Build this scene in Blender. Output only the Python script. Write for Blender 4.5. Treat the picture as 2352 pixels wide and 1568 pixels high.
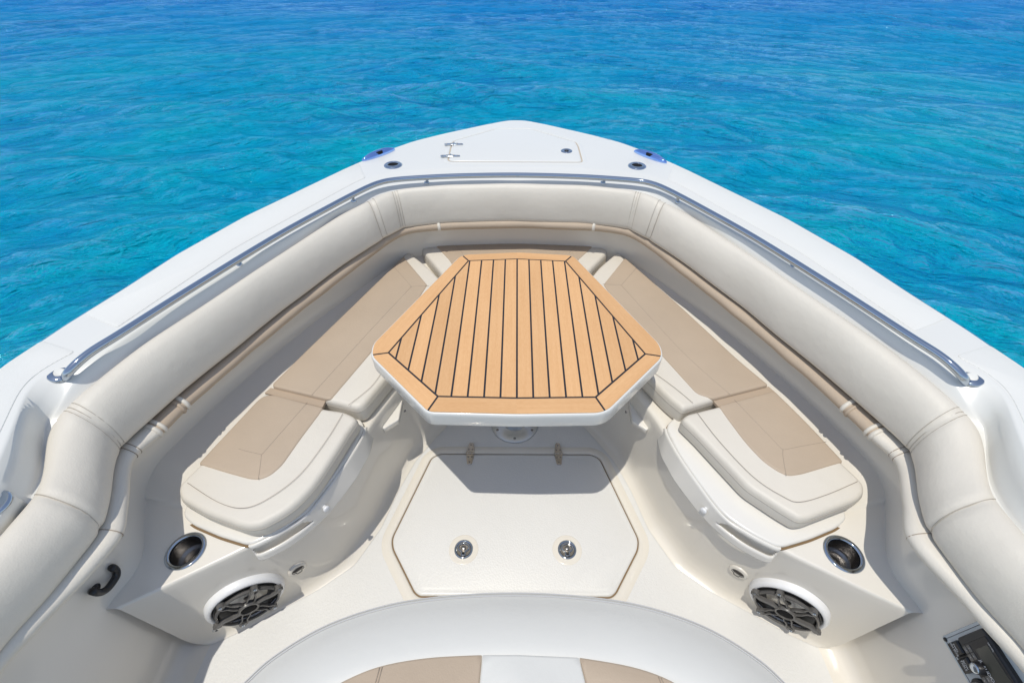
import bpy, bmesh, math, random
import numpy as np
from mathutils import Vector, Matrix
random.seed(4); rng = np.random.default_rng(7)
for o in list(bpy.data.objects): bpy.data.objects.remove(o)
S = bpy.context.scene; COL = S.collection
R = math.radians; PI = math.pi

# ---------------- camera ----------------
PITCH, ROLL, HC, SHX = 43.5, 0.27, 1.8, -8.6/2352
cam = bpy.data.objects.new('camera', bpy.data.cameras.new('camera')); COL.objects.link(cam)
cam.data.lens = 16; cam.data.sensor_width = 36; cam.data.shift_x = SHX
cam.data.clip_start = .05; cam.data.clip_end = 5000
RM = Matrix.Rotation(R(90-PITCH), 3, 'X') @ Matrix.Rotation(R(ROLL), 3, 'Z')
cam.matrix_world = Matrix.Translation((0, 0, HC)) @ RM.to_4x4()
S.camera = cam
# ---------------- light ----------------
SUN = Vector((-.135, -.17, 1)).normalized()
w = bpy.data.worlds.new('World'); S.world = w; w.use_nodes = True
nt = w.node_tree; nt.nodes.clear()
sky = nt.nodes.new('ShaderNodeTexSky'); sky.sky_type = 'NISHITA'; sky.sun_disc = False
sky.sun_elevation = math.asin(SUN.z); sky.sun_rotation = math.atan2(SUN.x, SUN.y)
sky.air_density = 1.0; sky.dust_density = .3; sky.ozone_density = 2.5
bg = nt.nodes.new('ShaderNodeBackground'); bg.inputs[1].default_value = .148
wo = nt.nodes.new('ShaderNodeOutputWorld')
hs = nt.nodes.new('ShaderNodeHueSaturation'); hs.inputs['Saturation'].default_value = .72
nt.links.new(sky.outputs[0], hs.inputs['Color']); nt.links.new(hs.outputs[0], bg.inputs[0]); nt.links.new(bg.outputs[0], wo.inputs[0])
sl = bpy.data.lights.new('sun', 'SUN'); sl.energy = 2.65; sl.angle = R(.5); sl.color = (1, .955, .86)
so = bpy.data.objects.new('sun', sl); COL.objects.link(so)
so.rotation_euler = (-SUN).to_track_quat('-Z', 'Y').to_euler()
S.view_settings.view_transform = 'Standard'; S.view_settings.look = 'None'
S.view_settings.exposure = .1; S.view_settings.gamma = 1

# ---------------- survey helpers: sight lines from the photographer's eye to known heights ----------------
EYE = Vector((0, 0, HC))
def ray(u, v): return RM @ Vector(((u-1176)/2352*36+SHX*36, (784-v)/2352*36, -16))
def P(u, v, z):
    d = ray(u, v); return EYE + d*((z-HC)/d.z)
def PX(u, v, x):
    d = ray(u, v); return EYE + d*(x/d.x)
def PP(u, v, p0, n):
    d = ray(u, v); return EYE + d*((Vector(p0)-EYE).dot(n)/d.dot(n))

# ---------------- materials ----------------
def mat(name, col, rough=.5, metal=0, spec=.5, coat=0, bump=None, var=None, coatr=.05, aniso=0):
    m = bpy.data.materials.new(name); m.use_nodes = True
    t = m.node_tree; b = t.nodes['Principled BSDF']
    b.inputs['Base Color'].default_value = (*col, 1); b.inputs['Roughness'].default_value = rough
    b.inputs['Metallic'].default_value = metal; b.inputs['Specular IOR Level'].default_value = spec
    b.inputs['Coat Weight'].default_value = coat; b.inputs['Coat Roughness'].default_value = coatr
    b.inputs['Anisotropic'].default_value = aniso
    tc = t.nodes.new('ShaderNodeTexCoord')
    def noise(scale, detail=4, stretch=(1, 1, 1)):
        mp = t.nodes.new('ShaderNodeMapping'); mp.inputs['Scale'].default_value = stretch
        n = t.nodes.new('ShaderNodeTexNoise'); n.inputs['Scale'].default_value = scale; n.inputs['Detail'].default_value = detail
        t.links.new(tc.outputs['Object'], mp.inputs[0]); t.links.new(mp.outputs[0], n.inputs['Vector']); return n
    if bump:
        sc, st, dist = bump[:3]; n = noise(sc, 3, bump[3] if len(bump) > 3 else (1, 1, 1))
        bp = t.nodes.new('ShaderNodeBump'); bp.inputs['Strength'].default_value = st; bp.inputs['Distance'].default_value = dist
        t.links.new(n.outputs['Fac'], bp.inputs['Height']); t.links.new(bp.outputs[0], b.inputs['Normal'])
    if len(bump or ()) > 4:
        n = noise(bump[4], 4); b2 = t.nodes.new('ShaderNodeBump'); b2.inputs['Strength'].default_value = .5; b2.inputs['Distance'].default_value = bump[5]
        t.links.new(n.outputs['Fac'], b2.inputs['Height']); t.links.new(bp.outputs[0], b2.inputs['Normal']); t.links.new(b2.outputs[0], b.inputs['Normal'])
    if var:
        sc, amt = var[:2]; n = noise(sc, 5, var[2] if len(var) > 2 else (1, 1, 1))
        mr = t.nodes.new('ShaderNodeMapRange'); mr.inputs[1].default_value = .3; mr.inputs[2].default_value = .7
        mr.inputs[3].default_value = 1-amt; mr.inputs[4].default_value = 1+amt*.5
        mx = t.nodes.new('ShaderNodeVectorMath'); mx.operation = 'SCALE'; mx.inputs[0].default_value = col
        t.links.new(n.outputs['Fac'], mr.inputs[0]); t.links.new(mr.outputs[0], mx.inputs['Scale'])
        t.links.new(mx.outputs[0], b.inputs['Base Color'])
    return m
GEL = mat('white_gelcoat', (.72, .712, .67), .3, coat=.4, var=(1.3, .03), bump=(3, .15, .004), coatr=.08)
GELI = mat('cream_gelcoat', (.75, .705, .625), .28, coat=.6, var=(1.7, .04), bump=(2.5, .2, .004), coatr=.06)
LIDM = mat('lid_gelcoat', (.76, .73, .67), .25, coat=.5, var=(2, .03))
VIN = mat('off_white_vinyl', (.67, .622, .54), .5, spec=.4, var=(4, .03), bump=(260, .3, .0015, (1, 1, 1), 14, .006))
VING = mat('pale_grey_vinyl', (.65, .64, .60), .48, spec=.4, var=(3, .02), bump=(260, .12, .001, (1, 1, 1), 7, .006))
TAN = mat('tan_vinyl', (.46, .365, .27), .55, spec=.35, var=(5, .05), bump=(260, .25, .0015, (1, 1, 1), 12, .005))
TANL = mat('tan_vinyl_flap', (.43, .335, .245), .6, spec=.35, var=(5, .05))
SEAM = mat('stitch_thread', (.34, .28, .22), .8)
SEAML = mat('stitch_thread_pale', (.42, .38, .32), .8)
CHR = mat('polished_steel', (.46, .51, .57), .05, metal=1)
BRS = mat('brushed_steel', (.30, .29, .285), .26, metal=1, aniso=.6, bump=(60, .15, .001, (1, 1, 25)))
ALU = mat('anodised_aluminium', (.62, .64, .66), .32, metal=1)
HNG = mat('hinge_steel', (.55, .50, .44), .22, metal=1)
BLK = mat('black_plastic', (.012, .012, .014), .35, spec=.5)
BLKM = mat('matt_black_rubber', (.008, .008, .009), .8, spec=.2)
GRI = mat('gunmetal_plastic', (.10, .095, .09), .38, spec=.6, coat=.2)
GSK = mat('brown_gasket', (.20, .125, .055), .6)
WPL = mat('white_plastic', (.8, .8, .8), .3, coat=.3)
CLT = mat('sky_tinted_cleat_steel', (.34, .52, .95), .05, metal=1)  # reflected blue sky is put into the base colour of the steel
CAULK = mat('black_caulk', (.018, .017, .022), .55)
PAN = mat('silver_panel', (.52, .56, .58), .4)
SCR = mat('dark_screen', (.045, .045, .035), .25, coat=.3)
INK = mat('white_print', (.75, .75, .75), .6)
HULLM = mat('hull_gelcoat', (.60, .63, .64), .2, coat=.6)

def floor_mat():
    m = mat('nonskid_floor', (.70, .69, .665), .42, coat=.15, var=(1.6, .04), coatr=.25)
    t = m.node_tree; b = t.nodes['Principled BSDF']; tc = t.nodes.new('ShaderNodeTexCoord')
    v = t.nodes.new('ShaderNodeTexVoronoi'); v.inputs['Scale'].default_value = 150
    n = t.nodes.new('ShaderNodeTexNoise'); n.inputs['Scale'].default_value = 420
    bp = t.nodes.new('ShaderNodeBump'); bp.inputs['Strength'].default_value = .35; bp.inputs['Distance'].default_value = .0013
    ad = t.nodes.new('ShaderNodeMath'); ad.operation = 'ADD'
    t.links.new(tc.outputs['Object'], v.inputs['Vector']); t.links.new(tc.outputs['Object'], n.inputs['Vector'])
    t.links.new(v.outputs['Distance'], ad.inputs[0]); t.links.new(n.outputs['Fac'], ad.inputs[1])
    t.links.new(ad.outputs[0], bp.inputs['Height']); t.links.new(bp.outputs[0], b.inputs['Normal'])
    return m
FLOORM = floor_mat()

def deck_mat():   # moulded diamond non-skid: fine ribs
    m = mat('nonskid_deck', (.73, .722, .68), .42, coat=.15, var=(1.5, .03), coatr=.3)
    t = m.node_tree; b = t.nodes['Principled BSDF']; tc = t.nodes.new('ShaderNodeTexCoord')
    wv = t.nodes.new('ShaderNodeTexWave'); wv.inputs['Scale'].default_value = 55; wv.bands_direction = 'X'; wv.inputs['Distortion'].default_value = .4
    bp = t.nodes.new('ShaderNodeBump'); bp.inputs['Strength'].default_value = .3; bp.inputs['Distance'].default_value = .0012
    t.links.new(tc.outputs['Object'], wv.inputs['Vector'])
    t.links.new(wv.outputs['Fac'], bp.inputs['Height']); t.links.new(bp.outputs[0], b.inputs['Normal'])
    return m
NSK = deck_mat()

def teak_mat():
    m = bpy.data.materials.new('teak_inlay'); m.use_nodes = True
    t = m.node_tree; b = t.nodes['Principled BSDF']; L = t.links.new
    tc = t.nodes.new('ShaderNodeTexCoord')
    at = t.nodes.new('ShaderNodeAttribute'); at.attribute_name = 'grain'
    def nz(scale, sv, det):
        mp = t.nodes.new('ShaderNodeMapping'); mp.inputs['Scale'].default_value = sv
        n = t.nodes.new('ShaderNodeTexNoise'); n.inputs['Scale'].default_value = scale; n.inputs['Detail'].default_value = det
        L(at.outputs['Vector'], mp.inputs[0]); L(mp.outputs[0], n.inputs['Vector']); return n
    a = nz(90, (1, .035, 1), 5); c = nz(9, (1, .4, 1), 3); d = nz(260, (1, .2, 1), 2)
    r = t.nodes.new('ShaderNodeValToRGB')
    r.color_ramp.elements[0].position = .28; r.color_ramp.elements[0].color = (.60, .325, .14, 1)
    r.color_ramp.elements[1].position = .72; r.color_ramp.elements[1].color = (.74, .445, .22, 1)
    m1 = t.nodes.new('ShaderNodeMath'); m1.operation = 'MULTIPLY_ADD'; m1.inputs[1].default_value = .35
    m2 = t.nodes.new('ShaderNodeMath'); m2.operation = 'MULTIPLY_ADD'; m2.inputs[1].default_value = .35
    L(a.outputs['Fac'], m1.inputs[0]); L(c.outputs['Fac'], m2.inputs[0]); L(m2.outputs[0], m1.inputs[2])
    m3 = t.nodes.new('ShaderNodeMath'); m3.operation = 'MULTIPLY'; m3.inputs[1].default_value = .32
    L(d.outputs['Fac'], m3.inputs[0]); L(m3.outputs[0], m2.inputs[2])
    tn = t.nodes.new('ShaderNodeAttribute'); tn.attribute_name = 'tint'
    vm = t.nodes.new('ShaderNodeVectorMath'); vm.operation = 'SCALE'
    L(m1.outputs[0], r.inputs[0]); L(r.outputs[0], vm.inputs[0]); L(tn.outputs['Fac'], vm.inputs['Scale'])
    L(vm.outputs[0], b.inputs['Base Color'])
    bp = t.nodes.new('ShaderNodeBump'); bp.inputs['Strength'].default_value = .25; bp.inputs['Distance'].default_value = .001
    L(a.outputs['Fac'], bp.inputs['Height']); L(bp.outputs[0], b.inputs['Normal'])
    b.inputs['Roughness'].default_value = .62; b.inputs['Specular IOR Level'].default_value = .3
    return m
TEAK = teak_mat()

# ---------------- object helpers ----------------
def link(name, me, m, parent=None, smooth=True, label=None):
    o = bpy.data.objects.new(name, me); COL.objects.link(o)
    if m: me.materials.append(m)
    if smooth: me.polygons.foreach_set('use_smooth', [True]*len(me.polygons))
    if parent: o.parent = parent
    if label: o['label'] = label
    return o
def mesh(name, vs, fs, m, parent=None, smooth=True, label=None, fix=True, auto=None):
    me = bpy.data.meshes.new(name); me.from_pydata([tuple(v) for v in vs], [], fs); me.update()
    bm = bmesh.new(); bm.from_mesh(me)
    if fix: bmesh.ops.remove_doubles(bm, verts=bm.verts, dist=2e-5)
    if fix: bmesh.ops.recalc_face_normals(bm, faces=bm.faces)
    if auto:
        for e in bm.edges:
            if len(e.link_faces) == 2 and e.calc_face_angle(0) > R(auto): e.smooth = False
    bm.to_mesh(me); bm.free()
    return link(name, me, m, parent, smooth, label)
def thing(name, label, cat, group=None, loc=(0, 0, 0)):
    o = bpy.data.objects.new(name, None); COL.objects.link(o); o.location = loc; o.empty_display_size = .1
    o['label'] = label; o['category'] = cat
    if group: o['group'] = group
    bpy.context.view_layer.update()
    return o
def grid_faces(nr, nc, closed=False):
    f = []
    for i in range(nr-1):
        for j in range(nc if closed else nc-1):
            k = (j+1) % nc; f.append((i*nc+j, i*nc+k, (i+1)*nc+k, (i+1)*nc+j))
    return f
def loft(name, rings, m, parent=None, closed=False, cap0=False, cap1=False, drop=None, **k):
    nc = len(rings[0]); vs = [p for r in rings for p in r]; fs = grid_faces(len(rings), nc, closed)
    if drop: fs = [f for f in fs if not drop(sum((Vector(vs[i]) for i in f), Vector())/4)]
    if cap0: fs.append(tuple(range(nc)))
    if cap1: fs.append(tuple((len(rings)-1)*nc+i for i in range(nc)))
    return mesh(name, vs, fs, m, parent, **k)
def cat(pts, n=8, closed=False):   # Catmull-Rom
    pts = [Vector(p) for p in pts]; N = len(pts); out = []
    for i in range(N if closed else N-1):
        if closed: a, b, c, d = pts[i-1], pts[i], pts[(i+1) % N], pts[(i+2) % N]
        else: a, b, c, d = pts[max(i-1, 0)], pts[i], pts[i+1], pts[min(i+2, N-1)]
        for k in range(n):
            t = k/n; out.append(.5*((2*b)+(c-a)*t+(2*a-5*b+4*c-d)*t*t+(3*b-a-3*c+d)*t**3))
    if not closed: out.append(pts[-1])
    return out
def tube(path, r, n=8, vs=None, fs=None, cap=True):
    new = vs is None
    if new: vs, fs = [], []
    path = [Vector(p) for p in path]; base = len(vs); up = None
    rr = r if isinstance(r, (list, tuple)) else [r]*len(path)
    for i, p in enumerate(path):
        d = (path[min(i+1, len(path)-1)]-path[max(i-1, 0)]).normalized()
        if up is None: up = d.orthogonal().normalized()
        up = (up-d*up.dot(d)).normalized(); s = d.cross(up)
        for k in range(n):
            a = 2*PI*k/n; vs.append(p+rr[i]*(up*math.cos(a)+s*math.sin(a)))
    for i in range(len(path)-1):
        for k in range(n):
            k2 = (k+1) % n; fs.append((base+i*n+k, base+i*n+k2, base+(i+1)*n+k2, base+(i+1)*n+k))
    if cap:
        fs.append(tuple(base+k for k in range(n))); fs.append(tuple(base+(len(path)-1)*n+k for k in range(n)))
    return vs, fs
def tubes(name, paths, r, m, parent=None, n=8, **k):
    return [mesh(name, *tube(p, r, n), m, parent, **k) for p in paths]
def lathe_vf(prof, n=32, M=None, vs=None, fs=None, cap=True):
    if vs is None: vs, fs = [], []
    b = len(vs)
    for r, z in prof:
        for k in range(n):
            a = 2*PI*k/n; p = Vector((r*math.cos(a), r*math.sin(a), z)); vs.append(M @ p if M else p)
    for i in range(len(prof)-1):
        for k in range(n):
            k2 = (k+1) % n; fs.append((b+i*n+k, b+i*n+k2, b+(i+1)*n+k2, b+(i+1)*n+k))
    if cap: fs.append(tuple(b+(len(prof)-1)*n+k for k in range(n)))
    return vs, fs
def lathe(name, prof, m, parent=None, M=None, n=40, cap=True, **k):
    vs, fs = lathe_vf(prof, n, M, cap=cap); return mesh(name, vs, fs, m, parent, fix=k.pop('fix', False), **k)
def area2(p): return sum(p[i][0]*p[(i+1) % len(p)][1]-p[(i+1) % len(p)][0]*p[i][1] for i in range(len(p)))/2
def rpoly(pts, r, n=6):     # round the corners of a plan polygon
    if area2(pts) < 0: pts = pts[::-1]
    N = len(pts); out = []; rs = r if isinstance(r, (list, tuple)) else [r]*N
    for i in range(N):
        a, b, c = (Vector(pts[k][:2]) for k in (i-1, i, (i+1) % N))
        da, dc = a-b, c-b; rr = min(rs[i], da.length*.45, dc.length*.45)
        p, q = b+da.normalized()*rr, b+dc.normalized()*rr
        if rr < 1e-4: out.append(b); continue
        for k in range(n+1):
            t = k/n; out.append(p*(1-t)**2+b*2*t*(1-t)+q*t*t)
    return out
def resamp(pts, step):
    out = []; N = len(pts)
    for i in range(N):
        a, b = Vector(pts[i][:2]), Vector(pts[(i+1) % N][:2]); n = max(1, int((b-a).length/step))
        for k in range(n): out.append(a.lerp(b, k/n))
    return out
def inset(pts, d):
    """parallel curve at distance d; points that would cross over are moved on to the nearest good one"""
    N = len(pts); out = []
    for i in range(N):
        a, b, c = pts[i-1], pts[i], pts[(i+1) % N]
        t1, t2 = (b-a), (c-b)
        if t1.length < 1e-9 or t2.length < 1e-9: t = (c-a)
        else: t = t1.normalized()+t2.normalized()
        if t.length < 1e-9: out.append(b.copy()); continue
        t.normalize(); out.append(b+Vector((-t.y, t.x))*d)
    if abs(d) < .0035: return out
    A = np.array([p[:2] for p in pts]); B = np.roll(A, -1, 0); D = B-A; LL = (D**2).sum(1)+1e-12
    Q = np.array([p[:2] for p in out])
    W = Q[:, None]-A[None]; T = np.clip((W*D).sum(2)/LL, 0, 1); dist = np.sqrt(((W-T[..., None]*D)**2).sum(2)).min(1)
    ok = dist > abs(d)*.985-1e-5
    if ok.sum() < 4 or ok.all(): return out
    good = np.where(ok)[0]
    for i in np.where(~ok)[0]:
        k = np.minimum((good-i) % N, (i-good) % N); out[i] = out[good[k.argmin()]].copy()
    return out
def slab(name, outline, prof, m, parent=None, capb=True, **k):  # prof: list of (inset, z), bottom to top
    rings = [[Vector((p.x, p.y, z)) for p in inset(outline, d)] for d, z in prof]
    return loft(name, rings, m, parent, closed=True, cap0=capb, cap1=True, **k)
def round_prof(z0, z1, r, n=5, r0=0):
    pr = [(r0, z0)] + ([(0, z0+r0)] if r0 else [])
    for k in range(n+1):
        a = PI/2*k/n; pr.append((r*(1-math.cos(a)), z1-r+r*math.sin(a)))
    return pr
def text(name, s, size, M, m, parent, align='CENTER'):
    c = bpy.data.curves.new(name, 'FONT'); c.body = s; c.size = size; c.align_x = align; c.align_y = 'CENTER'; c.space_line = .85
    o = bpy.data.objects.new(name, c); COL.objects.link(o); bpy.context.view_layer.update()
    me = bpy.data.meshes.new_from_object(o.evaluated_get(bpy.context.evaluated_depsgraph_get()))
    bpy.data.objects.remove(o); me.transform(M); return link(name, me, m, parent, smooth=False)
def frame(o, x, n):    # matrix: local x along x, local z along n
    n = Vector(n).normalized(); x = Vector(x); x = (x-n*x.dot(n)).normalized(); y = n.cross(x)
    return Matrix(((x.x, y.x, n.x, o[0]), (x.y, y.y, n.y, o[1]), (x.z, y.z, n.z, o[2]), (0, 0, 0, 1)))

# ---------------- longitudinal lines of the boat: radius about (0,.5) against bearing from the bow ----------------
CY = .5
class Line:
    def __init__(s, pts, aft=None, zaft=None, smooth=1.2):
        W = [P(*p) if p[1] > 50 else Vector(p[:3]) for p in pts]
        for p in W: p.x = -abs(p.x)
        if aft:
            W += [Vector((-aft, y, W[-1].z if zaft is None else zaft)) for y in (-.3, -1.0, -1.8)]
        ph = np.array([math.atan2(-p.x, p.y-CY) for p in W]); r = np.array([math.hypot(p.x, p.y-CY) for p in W]); z = np.array([p.z for p in W])
        i = np.argsort(ph); ph, r, z = ph[i], r[i], z[i]
        # straight chords in the plan, then smoothing
        g = np.radians(np.arange(-20, 170, .25)); X = r*np.sin(ph); Y = r*np.cos(ph)
        ag = np.abs(g); rr = np.empty_like(g); zz = np.interp(ag, ph, z)
        for k, a in enumerate(ag):
            j = int(np.clip(np.searchsorted(ph, a)-1, 0, len(ph)-2))
            if a < ph[0]: rr[k] = r[0]*math.cos(ph[0])/math.cos(a) if ph[0] < .3 else r[0]; continue
            x0, y0, x1, y1 = X[j], Y[j], X[j+1], Y[j+1]; dx, dy = math.sin(a), math.cos(a)
            den = dx*(y1-y0)-dy*(x1-x0); rr[k] = (x0*(y1-y0)-y0*(x1-x0))/den if abs(den) > 1e-9 else r[j]
        s.g = g; s.r = s.sm(rr, smooth); s.z = s.sm(zz, 3)
    def sm(s, a, deg):
        n = int(deg*3/.25); k = np.exp(-.5*((np.arange(-n, n+1)*.25)/deg)**2); k /= k.sum()
        return np.convolve(np.pad(a, n, mode='edge'), k, 'valid')
    def R(s, a): return float(np.interp(abs(a), s.g, s.r))
    def Z(s, a): return float(np.interp(abs(a), s.g, s.z))
def pol(a, r, z): return Vector((-r*math.sin(a), CY+r*math.cos(a), z))   # positive bearing = port (photo left)
def bear(p): return math.atan2(-p[0], p[1]-CY)
ZD = .85
def slope(t, k): return ring(lambda a: pol(a, LR.R(a)*(1-t)+L2.R(a)*t, LR.Z(a)*(1-t)+L2.Z(a)*t+k*max(.0, LR.Z(a)-L2.Z(a))))
L0 = Line([(1184, 273.5, ZD), (1170, 273.8, ZD), (1157, 275.5, ZD), (1110, 284.5, ZD), (1017, 304.5, ZD), (950, 321, ZD), (879, 345.5, ZD), (792, 383, ZD), (560, 492, ZD), (402, 579, ZD), (280, 657, ZD), (140, 743, ZD), (0, 836, ZD)], aft=1.56, smooth=.55)
L1 = Line([(1184, 385, ZD), (1050, 386, ZD), (900, 396, ZD), (833, 415, ZD), (543, 575, ZD), (243, 780, ZD), (120, 842, ZD), (76, 872, ZD), (56, 895, ZD), (21, 985, ZD), (-12, 1062, ZD), (-30, 1100, ZD)], aft=1.22)
LR = Line([(1184, 410, .845), (1000, 416, .845), (890, 424, .843), (812, 460, .845), (548, 607, .846), (300, 765, .845), (150, 876, .832), (128, 935, .80), (116, 975, .745), (96, 1108, .74), (76, 1136, .75), (38, 1186, .765), (-8, 1232, .77)], aft=1.13)
L2 = Line([(1184, 430, .822), (1029, 433, .822), (905, 445, .82), (877, 452, .82), (837, 475, .81), (784, 501, .803), (600, 623, .796), (466, 713, .795), (332, 800, .795), (154, 940, .783), (126, 972, .765), (115, 1021, .745), (105, 1108, .74), (93, 1140, .745), (42, 1192, .76), (0, 1243, .765)], aft=1.10)
L3 = Line([(1184, 505, .685), (1029, 508, .685), (931, 519, .68), (885, 543, .68), (784, 610, .67), (655, 706, .657), (490, 839, .657), (402, 912, .657), (287, 1014, .657), (273, 1038, .657), (263, 1091, .657), (261, 1126, .657), (241, 1206, .657), (206, 1254, .657), (117, 1364, .657), (0, 1484, .657)], aft=1.07)
L4 = Line([(1184, 524, .635), (1008, 529, .634), (931, 537, .63), (887, 564, .62), (784, 643, .605), (703, 706, .595), (609, 782, .59), (490, 884, .588), (406, 961, .586), (368, 1003, .585), (324, 1035, .585), (304, 1055, .585), (294, 1108, .588), (284, 1220, .597), (266, 1254, .60), (0, 1541, .60)], aft=1.105)
AEND = R(150)
# wall line
_wp = []
for a in np.radians(np.arange(0, 150, 1.5)):
    p = pol(a, L4.R(a)+.055, .5)
    if p.y < .46: p = Vector((-1.125, p.y, .5))
    _wp.append(p)
LW = Line(_wp, smooth=2)

boat = thing('motor_boat', 'white motor boat bow with cream interior, padded coaming and steel rail, on turquoise water', 'boat', loc=(0, 0, -.45))
def bp(): return boat
def par(o):      # keep world coordinates under an Empty that stands off the origin
    return o
boat.location = (0, 0, 0)
angs = [a for a in np.radians(np.arange(-150, 150.01, .5))]
def ring(f): return [f(a) for a in angs]
# deck: non-skid side decks and smooth inner band
def rd(line, dr, z=None, fn=None): return ring(lambda a: pol(a, line.R(a)+dr, (line.Z(a) if z is None else z)))
def mixr(A, B, t, dz=0): return ring(lambda a: pol(a, A.R(a)*(1-t)+B.R(a)*t, A.Z(a)*(1-t)+B.Z(a)*t+dz))
loft('hull', [rd(L0, -.020, .8485), rd(L0, -.008, .844), rd(L0, -.001, .834), rd(L0, .001, .80), rd(L0, -.004, .775), rd(L0, -.02, .765),
     ring(lambda a: pol(a, L0.R(a)*.93, .4)), ring(lambda a: pol(a, L0.R(a)*.86, .0)), ring(lambda a: pol(a, L0.R(a)*.80, -.7))], HULLM, boat)
loft('deck', [rd(L0, -.020, .8485), rd(L0, -.026, .8503), rd(L0, -.04, .851), mixr(L0, L1, .3, .001), mixr(L0, L1, .7, .001), rd(L1, .012, .851), rd(L1, 0, .8505),
     rd(L1, -.012, .848), mixr(L1, LR, .5, .001), mixr(L1, LR, .9), mixr(L1, LR, 1), slope(.12, .06), slope(.24, .07), slope(.36, .04), slope(.55, 0), slope(.8, -.03), rd(L2, 0), ring(lambda a: pol(a, L2.R(a)-.012, L2.Z(a)-.007)), ring(lambda a: pol(a, L2.R(a)-.022, L2.Z(a)-.016)), ring(lambda a: pol(a, L2.R(a)-.024, L2.Z(a)-.04))], GEL, boat)
# raised non-skid panels on the side decks
def deck_panel(a0, a1, sgn):
    A = [R(x) for x in np.arange(a0, a1+.01, 1.0)]
    def e(a, t): return pol(sgn*a, L0.R(a)*(1-t)+L1.R(a)*t, .8525)
    out = [e(a, .13) for a in A]+[e(a, .92) for a in reversed(A)]
    o2 = rpoly([(p.x, p.y) for p in out], .03, 3)
    return slab('nonskid_panel', resamp(o2, .05), [(0, .8495), (0, .8522), (.002, .8532)], NSK, boat)
for s in (1, -1):
    deck_panel(24, 66.5, s); deck_panel(71, 140, s)

# ---------------- upper bolster ----------------
BP = [(0, .002), (.03, .012), (.12, .022), (.28, .028), (.45, .026), (.62, .016), (.78, -.004), (.90, -.030), (.975, -.062), (1.0, -.088)]
def bolster_pt(a, i, extra=0):
    r2, r3, z2, z3 = L2.R(a), L3.R(a), L2.Z(a), L3.Z(a)
    W = r2-r3; H = z2-z3
    prof = [(t, z2+dz) for t, dz in BP[:5]]+[(t, z2+.018-f*(H+.018)) for t, f in ((.63, .03), (.79, .16), (.91, .34), (.98, .56), (1.0, .76))] + [(1.0, z3+.012), (.985, z3+.002), (.93, z3-.008), (.8, z3-.014), (.5, z3-.012), (.15, z3)]
    t, z = prof[i]
    return pol(a, r2-W*t-extra, z+extra*(1 if i < 8 else 0))
NB = len(BP)+6
def seam_dent(a, seams, depth=.007, wd=R(.8)):
    return -sum(depth*math.exp(-((a-s)/wd)**2) for s in seams)
def sa(pt2, pt3):       # a seam runs from a point on the outer edge to one on the inner edge
    return bear(P(*pt2)), bear(P(*pt3))
sm = [sa((905, 445, .82), (927, 519, .70)), sa((845, 468, .82), (884, 543, .70)), sa((168, 932, .80), (287, 1014, .69)), sa((110, 1128, .77), (246, 1198, .69))]
def bolster(a0, a1, label):
    rows = []
    A = np.arange(a0, a1+R(.3), R(.5)); A[-1] = a1
    for i in range(NB):
        row = []
        for a in A:
            t = min(1, i/(len(BP)+1)); e = 0
            for s2, s3 in sm:
                sc = s2*(1-t)+s3*t; e -= .006*math.exp(-((abs(a)-sc)/R(.55))**2)
            e += .0015*math.sin(a*23+i*.3)*math.sin(i/NB*PI)
            row.append(bolster_pt(a, i, e))
        rows.append(row)
    # round both ends
    return loft('bolster', rows, VIN, boat, label=label)
bend = sm[1]
b1 = bolster(-(bend[0]+bend[1])/2, (bend[0]+bend[1])/2, 'short curved off-white bolster across the bow')
b2 = bolster((bend[0]+bend[1])/2, AEND, 'long off-white bolster along the left coaming')
b3 = bolster(-AEND, -(bend[0]+bend[1])/2, 'long off-white bolster along the right coaming')
def seam_path(s2, s3, sgn, off=0, e=.0006, i0=1, i1=None):
    pts = []
    n = len(BP)+2
    for i in range(i0, n):
        t = min(1, i/(len(BP)+1)); a = sgn*(s2*(1-t)+s3*t+off); pts.append(bolster_pt(a, i, -.0058*math.exp(-(off/R(.55))**2)+e))
    return cat(pts, 3)
for sgn, b in ((1, b2), (-1, b3)):
    tubes('stitching', [seam_path(*sm[2], sgn, R(-.55)), seam_path(*sm[2], sgn, R(.55))], .0009, SEAML, b, n=5)
    tubes('seam', [seam_path(*sm[2], sgn), seam_path(*sm[3], sgn), seam_path(*sm[1], sgn, R(.25))], .0012, SEAML, b, n=5)
tubes('stitching', [seam_path(*sm[0], s, o) for s in (1, -1) for o in (R(-.4), R(.4))]+[seam_path(*sm[1], s, R(-.7)) for s in (1, -1)], .0008, SEAML, b1, n=5)
tubes('seam', [seam_path(*sm[0], s) for s in (1, -1)], .0008, SEAML, b1, n=5)

# ---------------- lower roll ----------------
LOWP = [(.060, .038), (.034, .045), (.012, .046), (-.004, .042), (-.015, .034), (-.019, .025), (-.017, .015), (-.009, .006), (0, .001), (.012, -.005), (.03, -.007), (.05, -.005)]
def low_pt(a, t, e=0):     # t 0 top .. 1 bottom
    x = t*8; i = int(min(x, 7)); f = x-i; (d0, h0), (d1, h1) = LOWP[i], LOWP[i+1]
    d, h = d0*(1-f)+d1*f, h0*(1-f)+h1*f
    return pol(a, L4.R(a)+d-e, L4.Z(a)+h+e*(.5-t)*1.2)
def low_ring(a, e=0):
    wv = .0012*math.sin(a*31)+.0008*math.sin(a*57+1)
    return [pol(a, L4.R(a)+d-(e+wv)*(1 if k < 9 else 0), L4.Z(a)+h+(e*.8 if k < 5 else -e*.5)) for k, (d, h) in enumerate(LOWP)]
aT2 = bear(P(368, 1003, .58)); aT1 = bear(P(413, 925, .60)); aF = bear(P(1008, 524, .64)); aE = bear(P(325, 1010, .6))
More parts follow.
